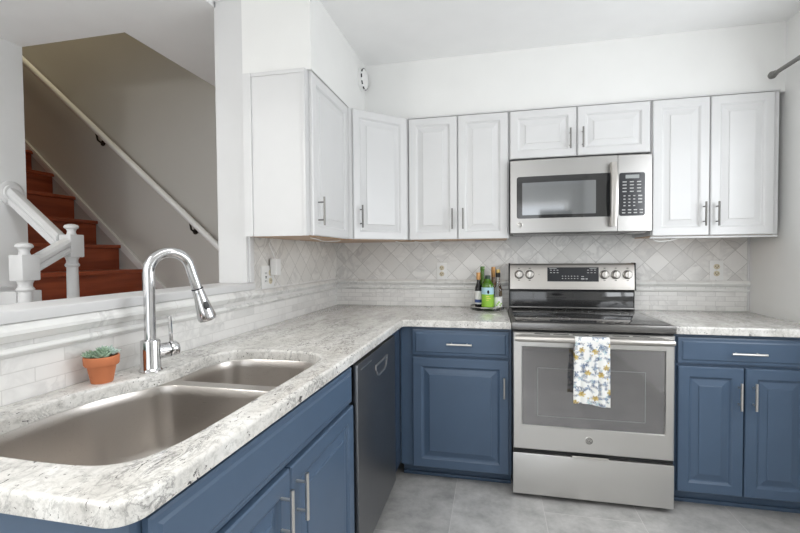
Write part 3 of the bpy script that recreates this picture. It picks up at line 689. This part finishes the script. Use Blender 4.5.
# ------------------------------------------------------------------ dish towel with a printed floral pattern
def towel():
    x0, x1 = 1.527, 1.684; NU, NV = 110, 260
    top_z = hz+.0185; bot = .535; back = .62
    Lf = top_z-bot; Lb = top_z-back
    yb = -.69-.052                        # axis of the oven handle
    rad = .0185
    arcL = PI*rad; tot = Lf+arcL+Lb
    # the print, drawn in centimetres on the cloth
    img = [[None]*(NV+1) for _ in range(NU+1)]
    w_cm, h_cm = (x1-x0)*100, tot*100
    cw, chh = w_cm/NU, h_cm/NV
    def put(i, j, c):
        if 0 <= i <= NU and 0 <= j <= NV: img[i][j] = c
    def ell(cx, cy_, a, b, ang, c, frac=1):
        R_ = max(a, b); ca, sa = math.cos(ang), math.sin(ang)
        for i in range(int((cx-R_)/cw)-1, int((cx+R_)/cw)+2):
            for j in range(int((cy_-R_)/chh)-1, int((cy_+R_)/chh)+2):
                dx, dy = i*cw-cx, j*chh-cy_; u = (dx*ca+dy*sa)/a; v = (-dx*sa+dy*ca)/b
                if u*u+v*v <= 1 and random.random() < frac: put(i, j, c)
    rnd = random.Random(11)
    BL, SL, YE, OC, TE, NV_ = (.10, .15, .25), (.24, .32, .44), (.58, .44, .14), (.40, .28, .08), (.46, .58, .60), (.05, .065, .11)
    def stem(x, y, a, ln):
        c = rnd.choice([BL, NV_, NV_]); k = rnd.uniform(-.22, .22); st = .12
        for s in range(int(ln/st)):
            x += math.cos(a)*st; y += math.sin(a)*st; a += k*st*1.2
            ell(x, y, .085, .085, 0, c)
            if s % 5 == 3:
                for sd in (-1, 1): ell(x+math.cos(a+sd*1.0)*.45, y+math.sin(a+sd*1.0)*.45, .36, .13, a+sd*.9, rnd.choice([BL, SL, NV_]))
        return x, y
    yy = 0.5
    row = 0
    while yy < h_cm:
        for xx in (.8, 5.9, 11.0, 16.1):
            xx2 = xx-(2.5 if row % 2 else 0)+rnd.uniform(-.7, .7); y2 = yy+rnd.uniform(-.8, .8)
            for k in range(3): stem(xx2, y2, rnd.uniform(0, 2*PI), rnd.uniform(2.2, 3.6))
            kind = (row+int(xx)) % 3
            if kind == 0:
                for k in range(6): a = k*PI/3+rnd.random()*.4; ell(xx2+.85*math.cos(a), y2+.85*math.sin(a), .75, .42, a, rnd.choice([YE, YE, OC]), .9)
                ell(xx2, y2, .35, .35, 0, OC)
            elif kind == 1:
                for k in range(7): a = k*2*PI/7+rnd.random(); ell(xx2+.8*math.cos(a), y2+.8*math.sin(a), .66, .17, a, rnd.choice([SL, BL, SL]))
            else:
                for k in range(5): a = k*2*PI/5+rnd.random(); ell(xx2+.7*math.cos(a), y2+.7*math.sin(a), .62, .26, a, rnd.choice([TE, TE, SL]))
            if rnd.random() < .6: ell(xx2+rnd.uniform(-2, 2), y2+2.4, .4, .3, rnd.random()*3, rnd.choice([YE, TE, SL]))
        yy += 3.9; row += 1
    bm = bmesh.new(); cl = bm.loops.layers.float_color.new('print')
    gv = []
    for i in range(NU+1):
        u = i/NU; colv = []
        for j in range(NV+1):
            s = tot*j/NV                  # arc length from the front hem, over the bar, to the back hem
            wav = .0035*math.sin(u*9+1)+.003*math.sin(u*17+.5)
            if s < Lf:
                v = 1-s/Lf; z = bot+s; y = yb-rad-abs(wav)*v*1.6-.004*v; x = x0+(x1-x0)*u
                x += -.010*v*math.exp(-((u)/.25)**2)*math.sin(min(1, v*1.1)*PI*.7)*1.2; z += .010*(1-u)*v*(1) + .003*math.sin(u*6)*v
            elif s < Lf+arcL:
                a = (s-Lf)/rad; z = hz+rad*math.sin(a)+.0003; y = yb-rad*math.cos(a); x = x0+(x1-x0)*u; z = max(z, hz)
                z = hz+.0 + rad*math.sin(a)
            else:
                q = s-Lf-arcL; v = q/Lb; z = hz-q; y = yb+rad+.004*v+wav*.5*v; x = x0+(x1-x0)*u
            if s < Lf: z = bot+(hz-bot)*(s/Lf)+(.010*(1-u)+.003*math.sin(u*6))*(1-s/Lf)
            colv.append(bm.verts.new((x, y, z)))
        gv.append(colv)
    for i in range(NU):
        for j in range(NV):
            f = bm.faces.new((gv[i][j], gv[i+1][j], gv[i+1][j+1], gv[i][j+1])); f.smooth = True
            for lp, (a, b_) in zip(f.loops, ((i, j), (i+1, j), (i+1, j+1), (i, j+1))):
                c = img[a][b_] or (.80, .80, .78); lp[cl] = (*c, 1)
    off = Vector(((x0+x1)/2, yb, bot))
    for v in bm.verts: v.co -= off
    me = bpy.data.meshes.new('dish_towel'); bm.to_mesh(me); bm.free(); me.materials.append(MT['towel'])
    o = bpy.data.objects.new('dish_towel', me); COL.objects.link(o); o.location = off
    sm = o.modifiers.new('thickness', 'SOLIDIFY'); sm.thickness = .0022; sm.offset = 0
    tag(o, 'white dish towel with blue and yellow flower print hanging on the oven handle', 'towel')
towel()

# ------------------------------------------------------------------ microwave
MWX0 = R+.004; MW = thing('microwave', 'stainless steel over-the-range microwave mounted under the short cabinet', 'microwave', (MWX0, -.372, 1.392), 0)
W = .75; H = .424
MB().box(.0, W, .022, .364, .006, H-.002).build('body', 'black', MW)
mb = MB(); mb.box(.02, W-.02, .04, .34, -.004, .006); mb.box(.30, .44, .06, .2, -.007, -.004); mb.box(W-.12, W-.02, .03, .2, -.03+.022, -.004); mb.build('grease_filter', 'cookrim', MW)
def bowed(x): return -.012*(1-((x-W/2)/(W/2))**2)
def front(x0, x1, z0, z1, n=16, th=.022, d=0):
    mb = MB(); xs = [x0+(x1-x0)*i/n for i in range(n+1)]
    rings = [[(x, th, z0), (x, bowed(x)+.004+d, z0), (x, bowed(x)+d, z0+.004), (x, bowed(x)+d, z1-.004), (x, bowed(x)+.004+d, z1), (x, th, z1)] for x in xs]
    mb.loops(rings, True, True, True); return mb
DX = .576
md = front(.0, DX-.0015, 0, H).build('door', 'steel_mw', MW)
cp = front(DX+.0015, W, 0, H, 6).build('control_side', 'steel_mw', MW)
def plate(x0, x1, z0, z1, d, rr=.012, n=14):
    """a thin curved plate with rounded corners lying on the bowed front"""
    lp = arc(x1-rr, z1-rr, rr, 0, PI/2, 4)+arc(x0+rr, z1-rr, rr, PI/2, PI, 4)+arc(x0+rr, z0+rr, rr, PI, 1.5*PI, 4)+arc(x1-rr, z0+rr, rr, 1.5*PI, 2*PI, 4)
    mb = MB(); c = ((x0+x1)/2, (z0+z1)/2)
    xs = [x0+(x1-x0)*i/n for i in range(n+1)]
    def zr(x):
        e = min(x-x0, x1-x); s = 0 if e >= rr else rr-math.sqrt(max(0, rr*rr-(rr-e)**2)); return z0+s, z1-s
    rings = []
    for x in xs if rr == 0 else sorted(set([round(v, 5) for v in xs+[x0+rr*.15, x0+rr*.5, x0+rr, x1-rr, x1-rr*.5, x1-rr*.15]])):
        a, b = zr(x); rings.append([(x, bowed(x)+.001, a), (x, bowed(x)-d, a+.0005), (x, bowed(x)-d, b-.0005), (x, bowed(x)+.001, b)])
    mb.loops(rings, True, True, True); return mb
wn = plate(.035, DX-.008, .086, .328, .0015).build('window_surround', 'cooktop', md)
plate(.066, .462, .105, .292, .0022, .003).build('window', 'mwglass', md)
hx = .548
mb = MB(); rings = []
for i in range(17):
    t = i/16; z = .03+.35*t; bow = -.030-.020*math.sin(t*PI)+bowed(hx); wd = .016+.005*math.sin(t*PI)
    rings.append([(hx-wd, bow+.008, z), (hx-wd*.8, bow-.004, z), (hx, bow-.008, z), (hx+wd*.8, bow-.004, z), (hx+wd, bow+.008, z), (hx, bow+.011, z)])
mb.loops(rings, True, True, True)
for z in (.045, .365): mb.box(hx-.009, hx+.009, bowed(hx)-.03, bowed(hx)+.002, z-.012, z+.012, .003)
mb.build('door_handle', 'steel', md)
emblem(MW, .052, .05, bowed(.052), .015)
kp = plate(DX+.006, .715, .087, .325, .0015).build('keypad', 'panel', MW)
plate(.615, .685, .292, .313, .0024, .002, 4).build('display', 'lcd', kp)
rows = [(.274, 3, .024), (.257, 3, .024), (.239, 3, .024), (.221, 3, .024), (.197, 3, .012), (.179, 3, .012), (.161, 3, .012), (.143, 3, .012), (.120, 4, .02), (.104, 4, .02)]
kproto = MB().box(-.5, .5, -.0009, .0009, -.5, .5).build('key', 'key', kp)
first = True
for z, n, kw in rows:
    for i in range(n):
        x = (.606+i*.037 if n == 3 and kw > .02 else .606+i*.025 if n == 3 else .602+i*.030); 
        o = kproto if first else kproto.copy()
        if not first: COL.objects.link(o); o.parent = kp
        first = False
        o.location = (x+.004, bowed(x)-.0018, z); o.scale = (kw*.85, 1, .0055)
for z in (.197, .179, .161):
    o = kproto.copy(); COL.objects.link(o); o.parent = kp; o.location = (.69, bowed(.69)-.0018, z); o.scale = (.02, 1, .008)

# ------------------------------------------------------------------ bottles on a tray
TC = Vector((1.098, -.122, CZ1))
mb = MB().lathe([(0, .004), (.098, .004), (.103, .008), (.106, .022), (.109, .022), (.107, .004), (.102, 0), (0, 0)], TC, n=40, cap0=False, cap1=False)
tr = thing('round_tray', 'clear round turntable tray under the bottles', 'tray', TC, 0, world=True); mb.build('dish', 'glass', tr)
MB().lathe([(.107, .018), (.111, .019), (.111, .023), (.107, .024), (.1065, .021)], TC, n=40, cap0=False, cap1=False).build('rim', 'nickel', tr)
def bottle(name, label, x, y, glassm, prof, capm, capprof, labels):
    c = Vector((x, y, CZ1+.0045)); t = thing(name, label, 'bottle', c, 0, 'bottles on the tray', world=True)
    b = MB().lathe(prof, c, n=26).build('glass_body', glassm, t)
    MB().lathe(capprof, c, n=22).build('cap', capm, t)
    for nm, mat, r, z0, z1 in labels:
        MB().lathe([(r-.0015, z0), (r, z0), (r, z1), (r-.0015, z1)], c, n=26, cap0=False, cap1=False).build(nm, mat, t)
    return t, c
def bprof(r, sh, nr, top): return [(0, 0), (r*.92, 0), (r, .006), (r, sh), (r*.95, sh+.008), (r*.72, sh+.020), (nr*1.2, sh+.034), (nr, sh+.048), (nr, top), (nr*.9, top+.002), (0, top+.002)]
bottle('wine_bottle', 'black bottle with a copper cap and white label, leftmost on the tray', 1.044, -.118, 'wineglass', bprof(.024, .13, .011, .195), 'copper', [(0, .235), (.0135, .235), (.014, .232), (.014, .19), (.0125, .188)], [('label', 'paper', .0246, .03, .115), ('label_band', 'navy', .0249, .04, .06)])
bottle('oil_bottle', 'tall green bottle with green cap, tallest one behind the lime label', 1.068, -.064, 'green', bprof(.027, .16, .0125, .262), 'green', [(0, .274), (.013, .274), (.0145, .270), (.0145, .25), (.0135, .248)], [])
t, c = bottle('oil_bottle', 'green oil bottle with lime and pale blue label, front of the tray', 1.103, -.150, 'green', bprof(.0385, .155, .016, .205), 'dgreen', [(0, .219), (.0165, .219), (.0175, .216), (.0175, .19), (.0165, .188)], [('label', 'lime', .0392, .018, .098), ('label_band', 'sky', .0392, .098, .142)])
mb = MB()
for (a, z, w_, h_) in [(-1.55, .082, .02, .006), (-1.4, .07, .026, .005), (-1.6, .058, .016, .004)]:
    px, py = c.x+.0394*math.cos(a), c.y+.0394*math.sin(a); mb.box(px-w_/2, px+w_/2, py-.001, py+.003, c.z+z, c.z+z+h_)
mb.build('label_print', 'yellow', t)
mb = MB(); mb.lathe([(.0, .0), (.005, .004), (.0075, .012), (.005, .022), (0, .026)], (c.x+.004, c.y-.0385, c.z+.1), n=12); mb.build('label_emblem', 'gap', t)
bottle('vinegar_bottle', 'amber bottle with a long copper-foil neck, behind and right of the tall green one', 1.139, -.068, 'brown', bprof(.028, .14, .0125, .25), 'copper', [(0, .27), (.0135, .27), (.014, .267), (.014, .205), (.0128, .203)], [])
t, c = bottle('clear_bottle', 'clear glass bottle with dark collar and gold cap, rightmost on the tray', 1.1685, -.130, 'glass', bprof(.0265, .125, .0125, .22), 'gold', [(0, .256), (.0125, .256), (.0135, .253), (.0135, .236), (.0125, .234)], [('collar', 'gap', .0142, .206, .234), ('label', 'paper', .0271, .015, .08)])
mb = MB()
for k in range(5):
    a = -1.9+k*.28; mb.lathe([(0, 0), (.006, .003), (.006, .010), (0, .013)], (c.x+.0245*math.cos(a), c.y+.0245*math.sin(a), c.z+.02+.01*(k % 3)), n=8)
mb.build('label_print', 'lime', t)

# ------------------------------------------------------------------ outlets, plug, detector, cords
def outlet(label, loc, rotz, w=.073, double=False):
    t = thing('outlet', label, 'outlet', loc, rotz, 'wall outlets')
    h = .118; MB().box(-w/2, w/2, -.006, 0, -h/2, h/2, .003).build('cover_plate', 'plastic', t)
    for ux in ((-.023, .023) if double else (0,)):
        for k, dz in enumerate((-.021, .021)):
            if double and ux < 0:
                if k == 0: 
                    s = MB().box(ux-.0165, ux+.0165, -.0085, -.005, -.034, .034, .002).build('socket', 'plastic', t)
                    mb = MB()
                    for z in (-.02, .02): mb.box(ux-.008, ux-.0055, -.0092, -.008, z-.004, z+.005); mb.box(ux+.0055, ux+.008, -.0092, -.008, z-.004, z+.005)
                    mb.box(ux-.006, ux+.006, -.0095, -.008, -.006, -.001); mb.box(ux-.006, ux+.006, -.0095, -.008, .001, .006)
                    mb.build('slots', 'gap', s)
            else:
                s = MB().lathe([(.0165, 0), (.0165, .003), (.015, .004), (0, .004)], (ux, -.005, dz), (0, -1, 0), 20).build('socket', 'ivory', t)
                mb = MB(); mb.box(ux-.008, ux-.0052, -.0097, -.0085, dz-.001, dz+.007); mb.box(ux+.0052, ux+.008, -.0097, -.0085, dz-.001, dz+.007); mb.lathe([(.0028, 0), (.0028, .001)], (ux, -.0088, dz-.007), (0, -1, 0), 10); mb.build('slots', 'gap', s)
    if not double: MB().lathe([(.003, 0), (.003, .0015), (0, .002)], (0, -.006, 0), (0, -1, 0), 10).build('screw', 'nickel', t)
    return t
outlet('white wall outlet on the back wall left of the bottles', (.79, 0, 1.16), 0)
outlet('white wall outlet on the back wall right of the range', (2.47, 0, 1.165), 0)
outlet('white double outlet plate on the left wall below the wall cabinet', (xl(-.955)+.0005, -.955, 1.165), PI/2-LEAN, .118, True)
pl = thing('plug_adapter', 'white plug-in adapter in the double outlet, wire going up', 'adapter', (xl(-.918)+.011, -.918, 1.172), PI/2-LEAN)
MB().box(-.024, .026, -.036, 0, .0, .088, .006, 3).build('housing', 'plastic', pl)
MB().tube([(.004, -.014, .085), (.0, -.012, .10), (-.022, -.01, .135), (-.05, -.012, .165), (-.03, -.02, .1915)], .0022, 8).build('wire', 'plastic', pl)
sd = thing('smoke_detector', 'round white smoke detector on the soffit near the corner', 'smoke detector', (.335, -.385, 2.365), PI/2)
MB().lathe([(.068, 0), (.068, .008), (.064, .012), (.062, .026), (.05, .036), (.02, .04), (0, .04)], (0, 0, 0), (0, -1, 0), 36).build('housing', 'plastic', sd)
mb = MB()
for k in range(10):
    a = 2*PI*k/10; mb.box(-.012, .012, -.0012, .0012, -.004, .004).xf(Matrix.Identity(4)) if False else None
    ca, sa = math.cos(a), math.sin(a); r0 = .0605
    m4 = Matrix.Translation((r0*ca, -.0245, r0*sa)) @ Matrix.Rotation(-a, 4, 'Y')
    g = bmesh.ops.create_cube(mb.bm, size=1, matrix=m4 @ Matrix.Diagonal((.006, .007, .022, 1)))
mb.build('vent_slots', 'gap', sd)
def cord(label, pts, mat='plastic', r=.0028):
    pp = [Vector(p) for p in pts]; sm = []
    for i in range(len(pp)-1):
        p0, p1, p2, p3 = pp[max(i-1, 0)], pp[i], pp[i+1], pp[min(i+2, len(pp)-1)]
        for s in range(6):
            t = s/6; sm.append(.5*((2*p1)+(-p0+p2)*t+(2*p0-5*p1+4*p2-p3)*t*t+(-p0+3*p1-3*p2+p3)*t**3))
    sm.append(pp[-1])
    tag(MB().tube(sm, r, 8).build('light_cord', mat, off=pp[0]), label, 'cord', 'under-cabinet light cords')
cord('white cord looping under the right wall cabinet beside the microwave', [(2.035, -.28, 1.361), (2.02, -.3, 1.35), (2.05, -.31, 1.337), (2.12, -.3, 1.345), (2.17, -.27, 1.361)])
cord('white cord under the wall cabinet right of the corner cabinet', [(.52, -.26, 1.361), (.58, -.25, 1.351), (.66, -.25, 1.354), (.72, -.24, 1.349), (.8, -.22, 1.361)])
cord('thin cord under the left wall cabinet near the outlet wire', [(.26, -1.0, 1.361), (.27, -.92, 1.354), (.25, -.8, 1.350), (.27, -.66, 1.355), (.28, -.63, 1.361)], r=.0022)

# ------------------------------------------------------------------ curtain rod
cr = thing('curtain_rod', 'brushed metal curtain rod on the right wall above the window', 'curtain rod', (2.555, -1.5, 2.19), 0, world=True)
MB().tube([(2.555, -.385, 2.19), (2.555, -2.7, 2.19)], .0105, 14).build('pole', 'pewter', cr)
for y, s in ((-.385, 1), (-2.7, -1)): MB().lathe([(.0105, -.004), (.014, 0), (.014, .006), (.011, .009), (.017, .016), (.02, .026), (.017, .036), (.008, .041), (0, .042)], (2.555, y, 2.19), (0, s, 0), 20).build('finial', 'pewter', cr)
for y in (-.62, -2.45): MB().tube([(XR-.001, y, 2.19), (2.555, y, 2.19)], .006, 10).build('bracket', 'pewter', cr)

# ------------------------------------------------------------------ stairs beyond the pass-through
st = thing('staircase', 'red cherry wood staircase rising to the left beyond the pass-through', 'staircase', (-1.3, -.62, 0), 0, world=True)
noses = [(-1.481+.208*k, 1.182-.191*k) for k in range(1, 6)][::-1]+[(-1.481, 1.182), (-1.685, 1.368), (-1.892, 1.559), (-2.097, 1.754), (-2.302, 1.945), (-2.507, 2.136), (-2.71, 2.327), (-2.91, 2.518)]
ya, yb = -1.02, YS-.012
for i, (x, z) in enumerate(noses):
    pz = noses[i-1][1] if i else z-.191
    y0 = -.97 if x > -1.449 else -1.03
    MB().box(x-.215, x+.022, y0, yb, z-.026, z, .006, 3).build('tread', 'cherry', st)
    MB().box(x-.02, x, y0, yb, max(0, pz+.0005), z-.0265).build('riser', 'cherry', st)
# skirt board along the stair wall
sl = (2.234-1.0)/(-2.583+1.246); 
def zs(x): return 2.234+sl*(x+2.583)
xa, xb = -3.0, -.9
mb = MB(); mb.prism([(xa, zs(xa)-.06), (xb, zs(xb)-.06), (xb, zs(xb)-.012), (xa, zs(xa)-.012)], 'y', YS-.012, YS-.001); mb.prism([(xa, zs(xa)-.014), (xb, zs(xb)-.014), (xb, zs(xb)+.012), (xa, zs(xa)+.012)], 'y', YS-.022, YS-.001)
struct('trim_10', mb, 'trim')
# handrail on the stair wall
p1 = Vector((-2.487, YS-.06, 2.833)); p2 = Vector((-.70, YS-.06, 1.27)); dr = (p2-p1).normalized(); p1 = p1-dr*.8; pa, pb = Vector((-1.815, YS-.06, 2.24)), Vector((-1.012, YS-.06, 1.54))
hr = thing('wall_handrail', 'painted handrail on dark brackets along the far stair wall', 'handrail', p2, 0, world=True)
MB().tube([p1, p2], .023, 14, flat=None).build('rail', 'wall_hall', hr)
for q in (pa, pb):
    q = q+Vector((0, .0, -.02)); mb = MB(); mb.tube([q, q+Vector((0, .012, -.05)), q+Vector((0, .035, -.06)), Vector((q.x, YS-.002, q.z-.062))], .007, 8); mb.lathe([(.022, 0), (.022, .004)], (q.x, YS-.001, q.z-.062), (0, -1, 0), 14); mb.build('bracket', 'bronze', hr)
# newel posts
def newel(label, x, y, zb, bw, rot, zfoot=0, s=1.0):
    """zb: centre of the square block"""
    t = thing('newel_post', label, 'newel post', (x, y, zfoot), rot, 'newel posts of the stair'); zb -= zfoot
    h = .062*s
    MB().box(-bw/2, bw/2, -bw/2, bw/2, zb-h, zb+h, .006).build('block', 'trim', t)
    MB().lathe([(bw*.30, zb+h-.001), (bw*.26, zb+h+.008), (bw*.24, zb+h+.018), (bw*.30, zb+h+.03), (bw*.42, zb+h+.036), (bw*.43, zb+h+.044), (bw*.36, zb+h+.053), (bw*.2, zb+h+.058), (0, zb+h+.06)], n=28).build('cap', 'trim', t)
    MB().lathe([(bw*.36, .35), (bw*.36, zb-h-.26), (bw*.34, zb-h-.1), (bw*.33, zb-h-.055), (bw*.40, zb-h-.05), (bw*.44, zb-h-.043), (bw*.40, zb-h-.036), (bw*.34, zb-h-.03), (bw*.34, zb-h-.015), (bw*.42, zb-h+.001)], n=28).build('turned_shaft', 'trim', t)
    MB().box(-bw/2, bw/2, -bw/2, bw/2, 0, .35, .006).build('foot', 'trim', t)
    return t
NA, NB = Vector((-1.07, -1.335, 1.226)), Vector((-1.125, -1.05, 1.337))
newel('white newel post nearest the sill, its cap lower than the other', NA.x, NA.y, NA.z, .084, .0)
newel('white newel post with the higher cap, in front of the stair treads', NB.x, NB.y, NB.z, .080, .0)
def rail(label, a, b, plane0, plane1, ros=None):
    """a moulded rail from a to b, cut square to the faces it meets; plane: (axis, coordinate)"""
    a = Vector(a); b = Vector(b); d = (b-a).normalized()
    u = Vector((0, 0, 1)).cross(d).normalized(); v = d.cross(u)
    def end(p, q, pl): r = p+u*q[0]+v*q[1]; return r+d*((pl[1]-r[pl[0]])/d[pl[0]])
    t = thing('stair_rail', label, 'handrail', end(a, (0, 0), plane0), 0, 'white stair rails', world=True)
    prof = [(-.030, -.03), (-.030, -.018), (-.022, -.008), (-.031, .004), (-.031, .018), (-.02, .03), (0, .034), (.02, .03), (.031, .018), (.031, .004), (.022, -.008), (.030, -.018), (.030, -.03)]
    prof = [(x*1.08, y*1.08) for x, y in prof]
    MB().loops([[end(a, q, plane0) for q in prof], [end(b, q, plane1) for q in prof]], True, True, True).build('rail', 'trim', t)
    if ros is not None: MB().lathe([(.066, 0), (.066, .008), (.058, .014), (.05, .016), (.046, .022), (0, .022)], ros, (1, 0, 0), 32).build('rosette', 'trim', t)
    return t
rail('white stair rail sloping from the wall rosette down to a newel', (-1.427, -1.115, 1.606), (NB.x, NB.y-.012, NB.z-.022), (0, -1.428), (0, NB.x-.0402), (-1.449, -1.115, 1.628))
rail('short white stair rail joining the two newel posts', (NB.x, NB.y, NB.z+.022), (NA.x, NA.y, NA.z-.005), (1, NB.y-.0402), (1, NA.y+.0422))
# low panelled boards below the rails
mb = MB(); mb.box(-1.448, -1.40, -2.4, -1.15, 0, 1.12, .003)
for k in range(3): mb.box(-1.402, -1.394, -1.75+k*.13, -1.68+k*.13, .1, 1.08, .003)
struct('trim_11', mb, 'trim')
struct('trim_12', MB().box(-1.36, -1.25, -1.25, -1.12, 0, 1.10, .004), 'trim')

# ------------------------------------------------------------------ stacked laundry machines across the room (they show in the oven and microwave glass)
def laundry(label, z, ctrl):
    t = thing('laundry_machine', label, 'laundry machine', (1.85, -4.25, z), PI, 'stacked laundry machines')
    MB().box(-.34, .34, 0, .66, .0, .95, .012).build('body', 'plastic', t)
    d = MB().lathe([(.235, 0), (.235, .02), (.2, .035), (.165, .03)], (0, 0, .45), (0, -1, 0), 40, True, False).build('door', 'lcd', t)
    MB().lathe([(.165, .0), (.165, .028), (.1, .02), (0, .015)], (0, 0, .45), (0, -1, 0), 40).build('porthole', 'cooktop', d)
    MB().box(-.33, .33, -.008, 0, .80, .93, .003).build('console', 'lcd', t)
    k = MB().lathe([(.035, 0), (.033, .03), (0, .032)], (.02, -.008, .865), (0, -1, 0), 24).build('dial', 'nickel', t)
laundry('white front-loading washer at the bottom of the laundry stack', 0, True)
laundry('white front-loading dryer at the top of the laundry stack', .952, True)

for o in SC.objects:
    if '_off' in o: del o['_off']
